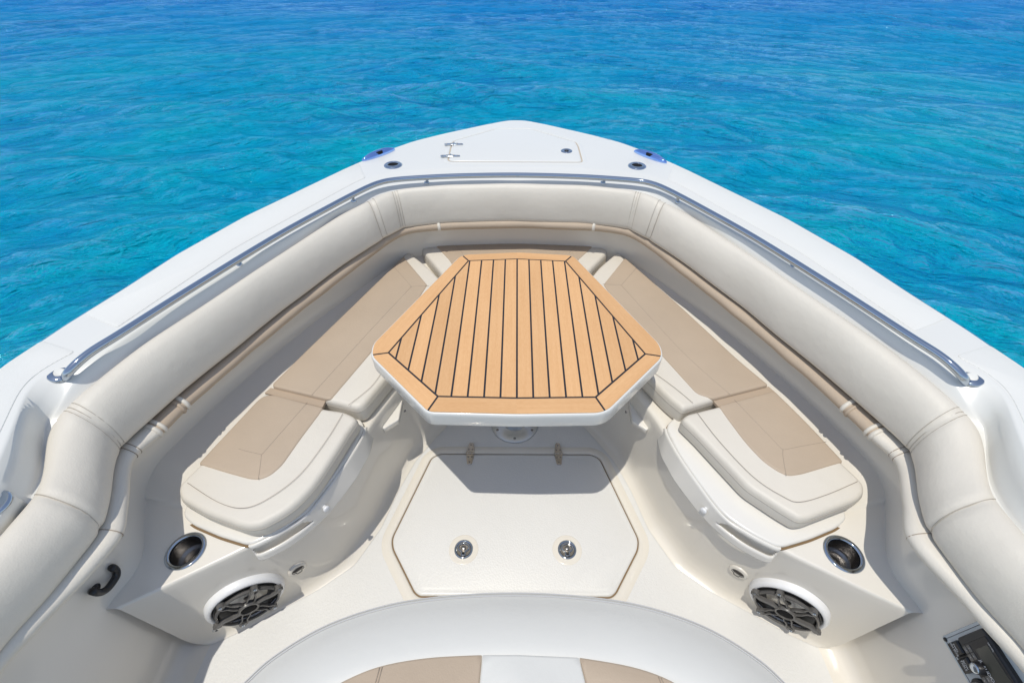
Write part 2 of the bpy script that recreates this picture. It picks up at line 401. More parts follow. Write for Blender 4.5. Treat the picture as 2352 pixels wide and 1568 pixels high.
def lower(a0, a1, m, label, name='lower_pad'):
    A = np.arange(a0, a1, R(.6)); A = np.append(A, a1)
    return loft(name, [low_ring(a) for a in A], m, boat, label=label)
lowf = lower(-bend[1], bend[1], TAN, 'tan lower pad across the bow')
lows = {}
for s, n in ((1, 'left'), (-1, 'right')):
    lo = lower(min(s*bend[1], s*aT2), max(s*bend[1], s*aT2), TAN, f'long tan lower pad on the {n} side')
    lw = lower(min(s*aT2, s*AEND), max(s*aT2, s*AEND), VIN, f'off-white lower pad on the {n} side'); lows[s] = lo
    def band(a, wd, m, par):
        loft('piping', [low_ring(s*(a+d), e) for d, e in ((-wd, 0), (-wd*.7, .0035), (0, .005), (wd*.7, .0035), (wd, 0))], m, par)
    band(aT2, R(.35), VIN, lw); band(aT2-R(.9), R(.3), VIN, lw); band(aT1, R(.35), VIN, lo); band(aT1+R(.9), R(.3), TAN, lo)
    band(aF, R(.28), VIN, lowf)
    tubes('seam', [[low_pt(s*(bear(P(315, 1040, .58))+o), t, .001) for t in np.linspace(.05, 1, 10)] for o in (0, R(.8))]+
          [[low_pt(s*bear(P(262, 1232, .6)), t, .001) for t in np.linspace(.05, 1, 10)]], .0013, SEAM, lw, n=5)

# ---------------- inner wall (coaming liner) down to the cockpit floor ----------------
def wall_ring(a):
    rw = LW.R(a); r2 = L2.R(a)
    return [pol(a, r2-.014, L2.Z(a)-.02), pol(a, max(r2-.01, rw), .70), pol(a, rw+.012, .60), pol(a, rw+.006, .52), pol(a, rw, .44), pol(a, rw, .2), pol(a, rw-.003, .07), pol(a, rw-.018, .025), pol(a, rw-.05, .006), pol(a, rw-.10, .0)]
loft('inner_wall', [wall_ring(a) for a in angs], GELI, boat)

# ---------------- bench (seat base with cup holder shelf) ----------------
def half(pts): return [Vector((-abs(x), y, z)) for x, y, z in pts]
BT = Line([(-.0, 1.62, .4), (-.30, 1.55, .4), (-.43, 1.33, .4), (-.49, 1.153, .4), (-.53, 1.05, .4), (-.56, .95, .4), (-.60, .83, .4), (-.665, .69, .4), (-.77, .59, .4), (-.831, .549, .4), (-1.007, .447, .4), (-1.104, .394, .4)], smooth=.7)
BB = Line([(0, 1.55, 0), (-.28, 1.45, 0), (-.40, 1.28, 0), (-.445, 1.21, 0), (-.477, 1.162, 0), (-.534, 1.013, 0), (-.583, .834, 0), (-.659, .678, 0), (-.771, .582, 0), (-.957, .466, 0), (-1.0, .435, 0), (-1.112, .385, 0)], smooth=.9)
APH = R(95.2)
CUPS = {}
for s in (1, -1): CUPS[s] = Vector((-s*.988, .556, .4))
SPK = {}
def bench_ring(a):
    rt, rb, rw = BT.R(a), BB.R(a), LW.R(a)
    k = max(0, min(1, (R(86)-abs(a))/R(12)))        # cove fades towards the cup holder shelf
    q = []
    # floor fillet -> wall -> rounded top edge -> shelf -> cove
    for d, z in ((.055, .0015), (.035, .006), (.018, .018), (.006, .04), (0, .075)): q.append((rb-d, z))
    for t in np.linspace(.12, .93, 15): q.append((rb*(1-t)+rt*t, .075+(.385-.075)*t))
    for d, z in ((0.001, .388), (.005, .396), (.014, .40)): q.append((rt+d, z))
    r0, r1 = rt+.014, max(rw-.13, rt+.02)
    if abs(a) > R(80): r1 = max(rw-.02, rt+.016)
    for t in np.linspace(.04, 1, 34): q.append((r0*(1-t)+r1*t, .40+.028*k*t*t))
    w_ = max(rw+.02-r1, .002)
    for t in (.2, .4, .6, .75, .87, .95, 1.0): q.append((r1+w_*t, .428*k+.4*(1-k)+.04*k*(t**2.2)))
    return [pol(a, r, z) for r, z in q]
bang = [a for a in np.arange(-APH, APH+1e-6, APH/270)]
def bench_drop(c):
    for s in (1, -1):
        if (c-CUPS[s]).length < .050: return True
    return False
bench = loft('bench_base', [bench_ring(a) for a in bang], GELI, boat, drop=bench_drop)

# cup holders
for s in (1, -1):
    c = CUPS[s]; M = Matrix.Translation(c) @ Matrix.Diagonal((.93, .93, 1, 1))
    ch = lathe('cup_holder', [(.048, -.004), (.060, -.001), (.061, .002), (.058, .0045), (.050, .005), (.0465, .002), (.046, -.01)], CHR, boat, M, cap=False)
    lathe('cup_liner', [(.046, -.005), (.0455, -.045), (.043, -.052), (.034, -.055), (.032, -.06), (.031, -.085), (.028, -.09)], BRS, ch, M)

# ---------------- speakers ----------------
def speaker(s):
    n = Vector((s*.533, -.846, 0)).normalized(); p0 = Vector((-s*.87, .520, .2)); p0 = Vector((-s*.865, .521, .2))
    u, v = (567, 1382) if s > 0 else (1808, 1393)
    c = PP(u, v, p0+n*.015, n); x = Vector((s*.846, .533, 0)); M = frame(c-n*.012, x, n) @ Matrix.Diagonal((.84, .84, .95, 1)); SPK[s] = (c, n)
    root = lathe('speaker', [(.139, -.01), (.1385, .004), (.135, .012), (.129, .017), (.122, .018), (.117, .014), (.115, .004)], WPL, boat, M, n=64, cap=False)
    M = M @ Matrix.Translation((0, -.011*s, .004))
    lathe('cone', [(.117, .010), (.112, .012), (.108, .008), (.100, .010), (.094, .006), (.07, -.012), (.05, -.02), (.035, -.018), (.02, -.012), (.0, -.01)], BLK, root, M, n=48, cap=False)
    vs, fs = [], []
    # grille: outer ring, hub, S-shaped cross bar, curved spokes with screw tabs
    lathe_vf([(.112, .016), (.112, .023), (.107, .026), (.103, .023), (.103, .016)], 64, M, vs, fs, cap=False)
    lathe_vf([(.036, .016), (.037, .030), (.034, .034), (.029, .033), (.028, .026)], 40, M, vs, fs, cap=False)
    def bar(pts, wd, h0=.018, h1=.028):
        pts = [Vector(p) for p in cat([(q[0], q[1], 0) for q in pts], 4)]; b = len(vs)
        for i, p in enumerate(pts):
            d = (pts[min(i+1, len(pts)-1)]-pts[max(i-1, 0)]).normalized(); t = Vector((-d.y, d.x, 0))
            wv = wd if not callable(wd) else wd(i/(len(pts)-1))
            for q in ((-.5, h0), (-.5, h1-.002), (-.38, h1), (.38, h1), (.5, h1-.002), (.5, h0)): vs.append(M @ Vector((p.x+t.x*wv*q[0], p.y+t.y*wv*q[0], q[1])))
        for i in range(len(pts)-1):
            for k in range(5): fs.append((b+i*6+k, b+i*6+k+1, b+(i+1)*6+k+1, b+(i+1)*6+k))
    def pc(r, d): return (r*math.cos(R(d))*s, r*math.sin(R(d)))
    for d0 in (0, 180): bar([pc(.033, d0+14), pc(.06, d0+8), pc(.085, d0+1), pc(.105, d0+3), pc(.128, d0+7)], .016, h1=.031)
    for d0 in (60, 120, 240, 300):
        for e in (-1, 1): bar([pc(.034, d0+e*22), pc(.06, d0+e*13), pc(.085, d0+e*6), pc(.104, d0+e*8), pc(.118, d0+e*6)], .0058)
    g = mesh('grille', vs, fs, GRI, root, auto=40)
    for d0 in (7, 60, 120, 187, 240, 300):
        vs, fs = [], []
        tt = rpoly([pc(.108, d0-7), pc(.119, d0-6.5), pc(.129, d0-3.5), pc(.129, d0+3.5), pc(.119, d0+6.5), pc(.108, d0+7)], .003, 2)
        b = len(vs); N = len(tt)
        for z in (.012, .028):
            for p in tt: vs.append(M @ Vector((p.x, p.y, z)))
        fs += [(b+i, b+(i+1) % N, b+N+(i+1) % N, b+N+i) for i in range(N)]; fs.append(tuple(b+N+i for i in range(N)))
        mesh('grille_tab', vs, fs, GRI, root, auto=30)
    for d0 in (7, 60, 120, 187, 240, 300):
        q = pc(.121, d0); lathe('screw', [(.0062, .029), (.0055, .0305), (.004, .0305), (.003, .0285)], CHR, root, M @ Matrix.Translation((q[0], q[1], 0)), n=14)
    lathe('hub_cap', [(.029, .028), (.027, .030), (.015, .032), (.0, .0325)], BLKM, root, M, n=40, cap=False)
speaker(1); speaker(-1)

# flush pulls and drain buttons on the bench face
def on_face(u, v, s, r0=None):
    """point of the bench face seen at u,v (march along the sight line)"""
    d = ray(u, v).normalized(); t = .9
    while t < 3:
        p = EYE+d*t; a = bear(p); rr = math.hypot(p.x, p.y-CY)
        if p.z < .39:
            k = max(0, min(1, (p.z-.075)/.31)); rf = BB.R(a)*(1-k)+BT.R(a)*k
            if rr > rf: break
        t += .002
    a2 = a+.01; q1 = pol(a-.01, BB.R(a-.01), 0); q2 = pol(a+.01, BB.R(a+.01), 0); tg = (q2-q1).normalized()
    n = Vector((tg.y, -tg.x, 0)); 
    if n.dot(Vector((0, CY, 0))-Vector((p.x, p.y, 0))) < 0: n = -n
    return p, tg, n
for s, (u, v), (u2, v2) in ((1, (683, 1305), (497, 1443)), (-1, (1696, 1312), (1872, 1447))):
    p, tg, n = on_face(u, v, s); M = frame(p+n*.004, tg, n)
    fp = lathe('flush_pull', [(.031, -.006), (.030, .001), (.027, .003), (.0, .003)], GELI, boat, M, cap=False)
    lathe('recess', [(.012, .0035), (.010, .0045), (0, .0045)], mat('shaded_hole', (.06, .05, .045), .7), fp, M @ Matrix.Diagonal((1.45, .75, 1, 1)) @ Matrix.Translation((0, -.005, 0)), cap=False)
    tubes('outline_groove', [cat([M @ Vector((x*.001, y*.001, .0035)) for x, y in ((-20, 2), (-14, 8), (-9, 9), (-8, 18), (8, 18), (9, 9), (14, 8), (20, 2), (16, -10), (0, -16), (-16, -10))], 4, closed=True)], .0009, BLK, fp, n=5)
    p, tg, n = on_face(u2, v2, s); M = frame(p+n*.003, tg, n)
    db = lathe('drain_button', [(.012, -.004), (.0115, .001), (.009, .003), (0, .003)], LIDM, boat, M, cap=False)
    lathe('drain_hole', [(.004, .0035), (0, .0035)], BLKM, db, M, cap=False, n=12)

# ---------------- locker lids with finger pulls ----------------
for s in (1, -1):
    def mir(pts): return [(s*-x, y) for x, y in pts]
    led = [(.569, 1.02), (.556, .995), (.572, .90), (.605, .799), (.659, .668), (.72, .612), (.780, .574), (.806, .570), (.90, .595), (1.0, .630), (1.045, .66), (1.05, .70), (.98, .85), (.83, 1.06), (.78, 1.08), (.60, 1.05)]
    o = resamp(rpoly(mir(led), [.01, .02, .03, .05, .05, .03, .03, .015, .02, .03, .02, .02, .05, .03, .03, .03], 4), .02)
    lid = slab('locker_lid', o, [(.004, .4005)]+[(x, z+.001) for x, z in round_prof(.402, .418, .008, 4)], LIDM, boat)
    gk = resamp(rpoly(mir([(x*1.0+(x-.8)*.012, (y-.8)*1.012+.8-.003) for x, y in led]), .02, 3), .03)
    slab('gasket', gk, [(0, .4), (0, .4035)], GSK, lid, smooth=False)
    # skirt with a slot
    top = [(.556, 1.0), (.556, .975), (.572, .90), (.605, .799), (.659, .668), (.72, .612), (.780, .574), (.800, .568)]
    bot = [(.548, 1.05), (.543, .945), (.553, .89), (.573, .82), (.63, .70), (.70, .612), (.768, .564), (.795, .560)]
    tp = cat([(x, y, 0) for x, y in top], 16); bo = cat([(x, y, 0) for x, y in bot], 16)
    zs = [.412, .402, .396, .391, .386, .38, .374, .368, .362, .35, .336, .332]
    rows = [[Vector((s*-(a.x*(1-t)+b.x*t), a.y*(1-t)+b.y*t, z)) for a, b in zip(tp, bo)] for z, t in ((z, (.412-z)/.08) for z in zs)]
    N = len(tp)
    vs = [p for r_ in rows for p in r_]; fs = []
    for i in range(len(rows)-1):
        for j in range(N-1):
            inslot = 2 <= i <= 7 and N*.60 < j+(i-4)*.4 < N*.965
            if not inslot: fs.append((i*N+j, i*N+j+1, (i+1)*N+j+1, (i+1)*N+j))
    sk = mesh('lid_skirt', vs, fs, LIDM, lid)
    md = sk.modifiers.new('solid', 'SOLIDIFY'); md.thickness = .007; md.offset = 0
    # stop knob
    u, v = (743, 1160) if s > 0 else (1625, 1166)
    pk = min((p for r_ in rows for p in r_), key=lambda p: (Vector(p).to_2d()-P(u, v, .375).to_2d()).length+abs(p.z-.375))
    nrm = Vector((s*.8, -.6, .1)).normalized(); M = frame(pk+nrm*.003, (0, 0, 1), nrm)
    lathe('stop_knob', [(.007, 0), (.007, .008), (.0105, .010), (.0105, .016), (.008, .018), (0, .018)], WPL, lid, M, cap=False, n=24)

# ---------------- floor and floor hatch ----------------
fl = [(-1.16, -1.3), (1.16, -1.3), (1.16, .42), (.8, .64), (.62, .9), (.52, 1.25), (.4, 1.6), (-.4, 1.6), (-.52, 1.25), (-.62, .9), (-.8, .64), (-1.16, .42)]
mesh('cockpit_floor', [(x, y, 0) for x, y in fl], [tuple(range(len(fl)))], FLOORM, boat, smooth=False)
def z3(x, y, z): return P(784+x*.4, 940.8+y*.4, z)
ho = [(560, 257), (1430, 262), (1480, 285), (1703, 742), (1700, 800), (1580, 1050), (1555, 1072), (460, 1068), (430, 1045), (302, 800), (298, 742), (520, 280)]
hw = [z3(x, y, .004) for x, y in ho]
hw = [((p.x-q.x)/2, (p.y+q.y)/2) for p, q in zip(hw, [hw[1], hw[0], hw[11], hw[10], hw[9], hw[8], hw[7], hw[6], hw[5], hw[4], hw[3], hw[2]])]
hw = [(x+.002, y) for x, y in hw]
hr = resamp(rpoly(hw, .02, 5), .03)
slab('hatch_gasket', inset(hr, -.005), [(0, .0005), (0, .0015)], GSK, boat, smooth=False)
# moulded kerb round the hatch opening
kr = inset(hr, -.007); loft('hatch_coaming', [[Vector((p.x, p.y, z)) for p in inset(hr, -d)] for d, z in ((.0055, .001), (.0065, .006), (.010, .008), (.03, .007), (.045, .0006))], GELI, boat, closed=True)
hatch = slab('floor_hatch', hr, [(0, .002), (0, .006), (.003, .009), (.012, .0095), (.022, .0095), (.026, .0108)], FLOORM, boat, smooth=True, auto=50, label='large six-sided cream hatch in the cockpit floor')
def hinge(px, py, parent, z, ax, L=.055, w=.018, m=HNG):
    c = P(px, py, z); M = frame(c, ax, (0, 0, 1))
    vs, fs = [], []
    for e in (1, -1):
        o = rpoly([(-w*1.0, 0), (w*1.0, 0), (w*.62, L*.86), (w*.45, L), (-w*.45, L), (-w*.62, L*.86)], .004, 3)
        o = [Vector((p.x, p.y*1.0)) for p in o]; b = len(vs); N = len(o)
        for d, zz in ((0, 0), (0, .003), (.0015, .0042)):
            for p in inset(o, d): vs.append(M @ Vector((p.x, e*(p.y+.0015), zz)))
        for i in range(2): fs += [(b+i*N+k, b+i*N+(k+1) % N, b+(i+1)*N+(k+1) % N, b+(i+1)*N+k) for k in range(N)]
        fs.append(tuple(b+2*N+k for k in range(N)))
    h = mesh('hinge', vs, fs, m, parent, auto=30)
    tubes('hinge_pin', [[M @ Vector((x, 0, .005)) for x in (-w*1.05+k*w*.7, -w*1.05+k*w*.7+w*.62)] for k in range(3)], .0045, m, h, n=12)
    for e in (1, -1):
        for x, y in ((-w*.45, L*.35), (w*.45, L*.35), (0, L*.8)):
            lathe('screw', [(.0042, .0043), (.0035, .0052), (.0015, .005), (0, .0046)], BRS, h, M @ Matrix.Translation((x, e*y, 0)), n=12, cap=False)
hinge(1080.5, 1041.5, hatch, .011, (1, 0, 0)); hinge(1282.5, 1042.5, hatch, .011, (1, 0, 0))
def pull(u, v):
    c = P(u, v, .011); M = Matrix.Translation(c)
    slabr = lathe('pull_pad', [(.058, -.002), (.056, .0008), (.053, .001), (0, .001)], GELI, hatch, M, cap=False, n=48)
    pr = lathe('flush_latch', [(.036, .001), (.0355, .0045), (.032, .0055), (.0275, .004), (.0268, .0015), (0, .0015)], CHR, hatch, M, cap=False, n=48)
    lathe('latch_well', [(.0265, .0022), (.02, .0016), (0, .0016)], HNG, pr, M, cap=False)
    loop = [(-14, 14), (0, 19), (14, 14), (19, 4), (12, -5), (6, -9), (6, -20), (-6, -20), (-6, -9), (-12, -5), (-19, 4)]
    tubes('latch_ring', [cat([M @ Vector((x*.0011, y*.0011, .0055)) for x, y in loop], 5, closed=True)], .0024, CHR, pr, n=8)
    lathe('latch_core', [(.0085, .002), (.0085, .007), (.006, .0085), (0, .0085)], BRS, pr, M @ Matrix.Translation((0, .004, 0)), cap=False, n=20)
    lathe('latch_pivot', [(.006, .002), (.006, .006), (0, .0065)], BLK, pr, M @ Matrix.Translation((0, -.020, 0)), cap=False, n=16)
pull(1065, 1261); pull(1302.5, 1262)

# brackets that carry the lowered table
for s, (u, v) in ((1, (917, 945)), (-1, (1478, 945))):
    o = [(-.515, 1.055), (-.56, 1.10), (-.58, 1.30), (-.50, 1.33), (-.47, 1.23), (-.465, 1.10)]
    o = [(x*s, y) for x, y in o]
    b = slab('table_ledge', resamp(rpoly([(x, y) for x, y in o], .006, 2), .05), round_prof(.30, .325, .004, 3), LIDM, boat)
    lathe('ledge_screw', [(.006, .0), (.005, .003), (0, .003)], BRS, b, frame(Vector((s*-.452, 1.15, .315)), (0, 0, 1), (s*1, -.4, 0)), cap=False, n=12)

# ---------------- bow rail ----------------
RP = [(150, 870, .815), (152, 864, .838), (160, 852, .855), (182, 830, .866), (217, 803, .872), (283, 762, .874), (450, 656, .874), (640, 540, .874), (760, 474, .874), (815, 445, .874), (848, 429, .874), (872, 420, .875), (900, 414, .875), (950, 409.5, .875), (1050, 404.5, .875)]
rp = [P(*p) for p in RP]; rp = [Vector((-abs(p.x), p.y, p.z)) for p in rp]
yc = P(1184, 402.5, .875).y
full = rp+[Vector((0, yc, .875))]+[Vector((-p.x, p.y, p.z)) for p in reversed(rp)]
path = cat(full, 8)
rail = mesh('grab_rail', *tube(path, .0122, 20), CHR, boat, label='polished steel rail running round the bow inside the deck')
for s in (1, -1):
    c = Vector((s*rp[0].x, rp[0].y, .8375)); n = Vector((s*.25, -.05, 1)).normalized()
    lathe('rail_flange', [(.030, -.004), (.0295, .003), (.026, .0055), (.014, .0065)], CHR, rail, frame(c, (1, 0, 0), n), cap=False)
for u, v in ((548, 607), (812, 461), (980, 419), (1385, 419), (1557, 463), (1822, 611)):
    b = P(u, v, .843); q = min(path, key=lambda p: (p.to_2d()-b.to_2d()).length)
    tp = q-Vector((0, 0, .008))
    vs, fs = tube(cat([b, b.lerp(tp, .45)+Vector((0, 0, .004)), tp], 5), [.0065]*11, 12)
    st = mesh('stanchion', vs, fs, CHR, rail)
    lathe('stanchion_foot', [(.013, -.004), (.013, .002), (.010, .004), (.006, .005)], CHR, st, Matrix.Translation(b), cap=False, n=24)

# ---------------- fore deck fittings ----------------
def z5(x, y, z): return P(784+x*.35, 235.2+y*.35, z)
ah = [(1020, 176), (1245, 178), (1535, 264), (1550, 290), (1578, 393), (703, 388), (722, 300), (735, 258)]
aw = [z5(x, y, .853) for x, y in ah]
ar = resamp(rpoly([(p.x, p.y) for p in aw], [.03, .03, .03, .02, .012, .012, .02, .02], 4), .03)
loft('anchor_hatch_rim', [[Vector((p.x, p.y, z)) for p in inset(ar, -d)] for d, z in ((.0065, .8505), (.0075, .8535), (.009, .8545), (.02, .8535), (.03, .8512))], GEL, boat, closed=True)
slab('anchor_hatch_gasket', inset(ar, -.007), [(0, .8512), (0, .852)], mat('tan_gasket', (.5, .42, .32), .6), boat, smooth=False)
ahatch = slab('anchor_hatch', ar, [(0, .852), (0, .8535), (.003, .856), (.01, .8565)], GEL, boat, label='white anchor locker hatch on the fore deck')
for x, y in ((745, 277), (722, 354)):
    hinge(784+(x-7)*.35, 235.2+y*.35, ahatch, .857, (0, 1, 0), L=.05, w=.012, m=CHR)
c = z5(1478, 319, .857)
kl = lathe('latch', [(.032, -.002), (.031, .002), (.024, .004), (.015, .001), (0, .001)], CHR, ahatch, Matrix.Translation(c), cap=False)
lathe('latch_core', [(.012, .002), (.010, .004), (0, .004)], BLK, kl, Matrix.Translation(c), cap=False, n=20)
for s, (u, v), (ux, vx), (uy, vy) in ((1, (870, 358), (832, 371), (907, 344)), (-1, (1493, 362), (1456, 348), (1531, 376))):
    a, b, c = P(ux, vx, ZD), P(uy, vy, ZD), P(u, v, ZD+.002); d = (b-a); L = d.length/2
    c = (a+b)/2+Vector((0, 0, .002)); M = frame(c, d, (0, 0, 1))
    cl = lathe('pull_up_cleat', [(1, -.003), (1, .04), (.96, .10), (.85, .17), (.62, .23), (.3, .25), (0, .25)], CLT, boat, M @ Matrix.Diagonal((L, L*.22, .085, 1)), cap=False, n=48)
    bar_ = [(-.85, 0, .009), (-.5, 0, .016), (0, 0, .018), (.5, 0, .016), (.85, 0, .009)]
    vs, fs = tube(cat([M @ Vector((x*L, y, z)) for x, y, z in bar_], 5), [.004+.006*math.sin(PI*k/20) for k in range(21)], 10)
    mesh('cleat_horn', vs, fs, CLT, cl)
    lathe('cleat_well', [(.020, .012), (.016, .0225), (0, .023)], BLKM, cl, M @ Matrix.Translation((0, -.008, 0)) @ Matrix.Diagonal((1.2, .8, 1, 1)), cap=False, n=20)
for u, v in ((903, 380), (1463, 382)):
    M = Matrix.Translation(P(u, v, .851))
    rh = lathe('rod_holder', [(.047, -.002), (.0465, .003), (.040, .007), (.030, .009), (.027, .007), (.0255, -.02)], CHR, boat, M, cap=False)
    lathe('holder_hole_dark', [(.0262, .0045), (.015, .003), (0, .003)], BLKM, rh, M, cap=False, n=32)  # shallow black disc paints in the dark of the open hole
# half-seen cleat at the left edge of the photo
cc = P(-8, 1162, .80)
pod = slab('deck_pod', resamp(rpoly([(cc.x-.12, cc.y-.20), (cc.x+.005, cc.y-.20), (cc.x+.028, cc.y-.03), (cc.x+.022, cc.y+.03), (cc.x-.10, cc.y+.035)], .012, 3), .03), round_prof(.74, .803, .006, 3), GEL, boat)
rr_ = lathe('deck_filler', [(.036, 0), (.035, .006), (.028, .008), (.024, .004), (0, .004)], CHR, boat, Matrix.Translation(Vector((cc.x-.004, cc.y, .803))), cap=False)

# ---------------- black grab handle on the left wall ----------------
hp = [(214, 1357), (228, 1360), (243, 1354), (256, 1340), (267, 1322), (266, 1309), (258, 1303)]
hh = [PX(u, v, -1.098) for u, v in hp]
hpath = cat([PX(212, 1357, -1.122)]+[hh[0]]+hh[1:-1]+[hh[-1]]+[PX(256, 1303, -1.122)], 5)
gh = mesh('grab_handle', *tube(hpath, .0095, 12), BLK, boat, label='small black curved handle on the left inner wall')
for u, v in ((216, 1352), (259, 1306)):
    lathe('handle_foot', [(.012, -.01), (.012, .006), (.009, .010), (0, .010)], BLK, gh, frame(PX(u, v, -1.122), (0, 1, 0), (1, 0, 0)) @ Matrix.Diagonal((1.2, .8, 1, 1)), cap=False, n=20)

# ---------------- audio and switch panel on the right wall ----------------
XP = 1.1215
def z8(x, y, off=0): p = PX(2038.4+x*.15, 1332.8+y*.15, XP-off); return p
def yz(x, y): p = z8(x, y); return (-p.y, p.z)      # plan coordinates on the wall: right = aft, up = up
def wallslab(name, poly, h0, h1, m, parent, r=.003, bev=.0015, **k):
    pts = [Vector(q) for q in poly]; o = rpoly([(p.x, p.y) for p in pts], r, 3)
    rings = [[Vector((XP-h, -p.x, p.y)) for p in inset(o, d)] for d, h in ((0, h0), (0, h1-bev), (bev, h1))]
    return loft(name, rings, m, parent, closed=True, cap1=True, auto=35, **k)
A = yz(850, 850); B = yz(1550, 590); C_ = yz(1430, 1560)
y0, zb, zt = A[0], A[1]-.002, B[1]+.045
dy = C_[0]-A[0]
def q(x0, x1, w0, w1): return [(y0+x0, zb+w0), (y0+x1, zb+w0), (y0+x1, zb+w1), (y0+x0, zb+w1)]
panel = wallslab('switch_panel', q(0, .30, 0, .20), -.005, .004, PAN, boat, .008, label='grey panel with black stereo and rocker switches on the right wall')
tubes('panel_groove', [[Vector((XP-.0042, -(y0+x), zb+z)) for x, z in ((.008, .195), (.008, .008), (.29, .008))]], .0008, BLK, panel, n=4)
def loc(x, y): a = yz(x, y); return a[0]-y0, a[1]-zb
wallslab('switch_well', q(.028, .075, .014, .053), .002, .0055, BLK, panel, .004)
lathe('panel_screw', [(.0055, .004), (.0045, .0062), (0, .0062)], BLK, panel, frame(Vector((XP, -(y0+.009), zb+.009)), (0, 1, 0), (-1, 0, 0)), cap=False, n=16)
def sw(x0, label, txt):
    b = wallslab('rocker_switch', q(x0, x0+.029, .016, .052), .004, .0145, BLK, panel, .003, .003, label=label)
    M = frame(Vector((XP-.0147, -(y0+x0+.0145), zb+.034)), (0, -1, 0), (-1, 0, 0))
    text('switch_lettering', txt, .0078, M @ Matrix.Rotation(0, 4, 'Z'), INK, b)
sw(.020, 'rocker switch lettered FWD. FISH BOX', 'FWD.\nFISH BOX'); sw(.055, 'rocker switch lettered BOW TABLE', 'BOW\nTABLE')
st = wallslab('stereo', q(.018, .175, .060, .15), .004, .017, mat('stereo_body', (.03, .03, .032), .5), panel, .006, .003)
wallslab('stereo_face', q(.034, .17, .063, .146), .015, .0185, BLK, st, .003, .001)
wallslab('stereo_display', q(.05, .14, .098, .138), .018, .0192, SCR, st, .002, .0003)
for i, (x0, x1) in enumerate(((.038, .052), (.054, .068), (.1, .114), (.116, .130))):
    for j in range(2):
        wallslab('stereo_button', q(x0, x1, .066+j*.012, .076+j*.012), .018, .0198, GRI, st, .001, .0004)
        text('button_mark', ('◄◄', '►', '◄', '■', '+', '►►', '-', '●')[i*2+j].replace('◄', '<').replace('►', '>').replace('■', '=').replace('●', 'o'), .006, frame(Vector((XP-.0201, -(y0+(x0+x1)/2), zb+.071+j*.012)), (0, -1, 0), (-1, 0, 0)), INK, st)
Mk = frame(Vector((XP-.0185, -(y0+.084), zb+.079)), (0, -1, 0), (-1, 0, 0))
kn = lathe('volume_knob', [(.0135, 0), (.013, .012), (.0115, .014)], BLK, st, Mk, cap=True, n=28)
lathe('knob_cap', [(.0112, .0135), (.0108, .0155), (.007, .0165), (0, .0165)], CHR, kn, Mk, cap=False, n=28)
text('stereo_lettering', 'JL AUDIO', .0105, frame(Vector((XP-.0188, -(y0+.092), zb+.0925)), (0, -1, 0), (-1, 0, 0)), INK, st)
text('stereo_lettering', 'MM100s', .0055, frame(Vector((XP-.0188, -(y0+.056), zb+.1425)), (0, -1, 0), (-1, 0, 0)), INK, st)
Ms = frame(Vector((XP-.004, -(y0+.117), zb+.034)), (0, -1, 0), (-1, 0, 0))
so_ = lathe('power_socket', [(.022, 0), (.0215, .008), (.018, .011), (.016, .010)], BLK, panel, Ms, cap=True, n=32)
lathe('socket_cap', [(.0155, .010), (.015, .014), (.011, .015), (0, .015)], GRI, so_, Ms, cap=False, n=32)

# ---------------- seat cushions (lift out) ----------------
def cushion(name, label, outline, r, z0, z1, panels, stitches, cr=None, seam=None):
    """outline etc. in photo units seen at z1"""
    root = thing(name, label, 'cushion', 'seat cushions on the bow bench')
    o = [P(u, v, z1) for u, v in outline]; o = resamp(rpoly([(p.x, p.y) for p in o], r, 6), .012)
    pr = [(.012, z0), (.002, z0+.006), (-.001, z0+.02), (-.002, z0+(z1-z0)*.5), (0, z1-.016), (.0035, z1-.007), (.010, z1-.0016), (.018, z1)]
    slab('cushion_body', o, pr, VIN, root)
    if seam:
        for d, z in seam:
            tubes('piping', [[Vector((p.x, p.y, z)) for p in inset(o, d)]+[Vector((*inset(o, d)[0], z))]], .0012, SEAML, root, n=5)
    for pn, rr in panels:
        w_ = [P(u, v, z1) for u, v in pn]; w_ = resamp(rpoly([(p.x, p.y) for p in w_], rr, 6), .012)
        slab('tan_panel', w_, [(-.001, z1-.012), (0, z1-.002), (.002, z1+.0025), (.006, z1+.004), (.012, z1+.0045)], TAN, root, capb=False)
    tubes('stitching', [cat([P(u, v, z1+.0045) for u, v in stp], 5) for stp in stitches], .0008, SEAM, root, n=5)
    return root
def q7(x, y): return (784+x*.35, 548.8+y*.35)
def q6(x, y): return (1411.2+x*.4, 470.4+y*.4)
def q4(x, y): return (1568+x/3, 1097.6+y/3)
def q9(x, y): return (548.8+x*.25, 862.4+y*.25)     # close-up of the left aft cushion
ZC = .497
# left long
cushion('bench_cushion', 'long tan and off-white cushion on the left bench, beyond the rounded one', [(922, 594), (928, 583), (941, 579), (983, 611), (1050, 680), (960, 780), (882, 872), (827, 938), (784, 927), (620, 887), (700, 808), (820, 693)],
        [.02, .02, .02, .03, .06, .1, .05, .012, .04, .02, .1, .1], .405, ZC,
        [([(924, 593), (928, 591), (982, 655), (960, 690), (870, 790), (762, 917), (748, 917), (622, 887), (702, 808), (820, 694)], [.005, .005, .02, .05, .1, .02, .01, .01, .1, .1])],
        [[(904, 612), (945, 658)], [(945, 658), (840, 770), (716, 907)], [(945, 658), (985, 656)], [(875, 858), (850, 890), (800, 930)]], seam=[(-.001, ZC-.03)])
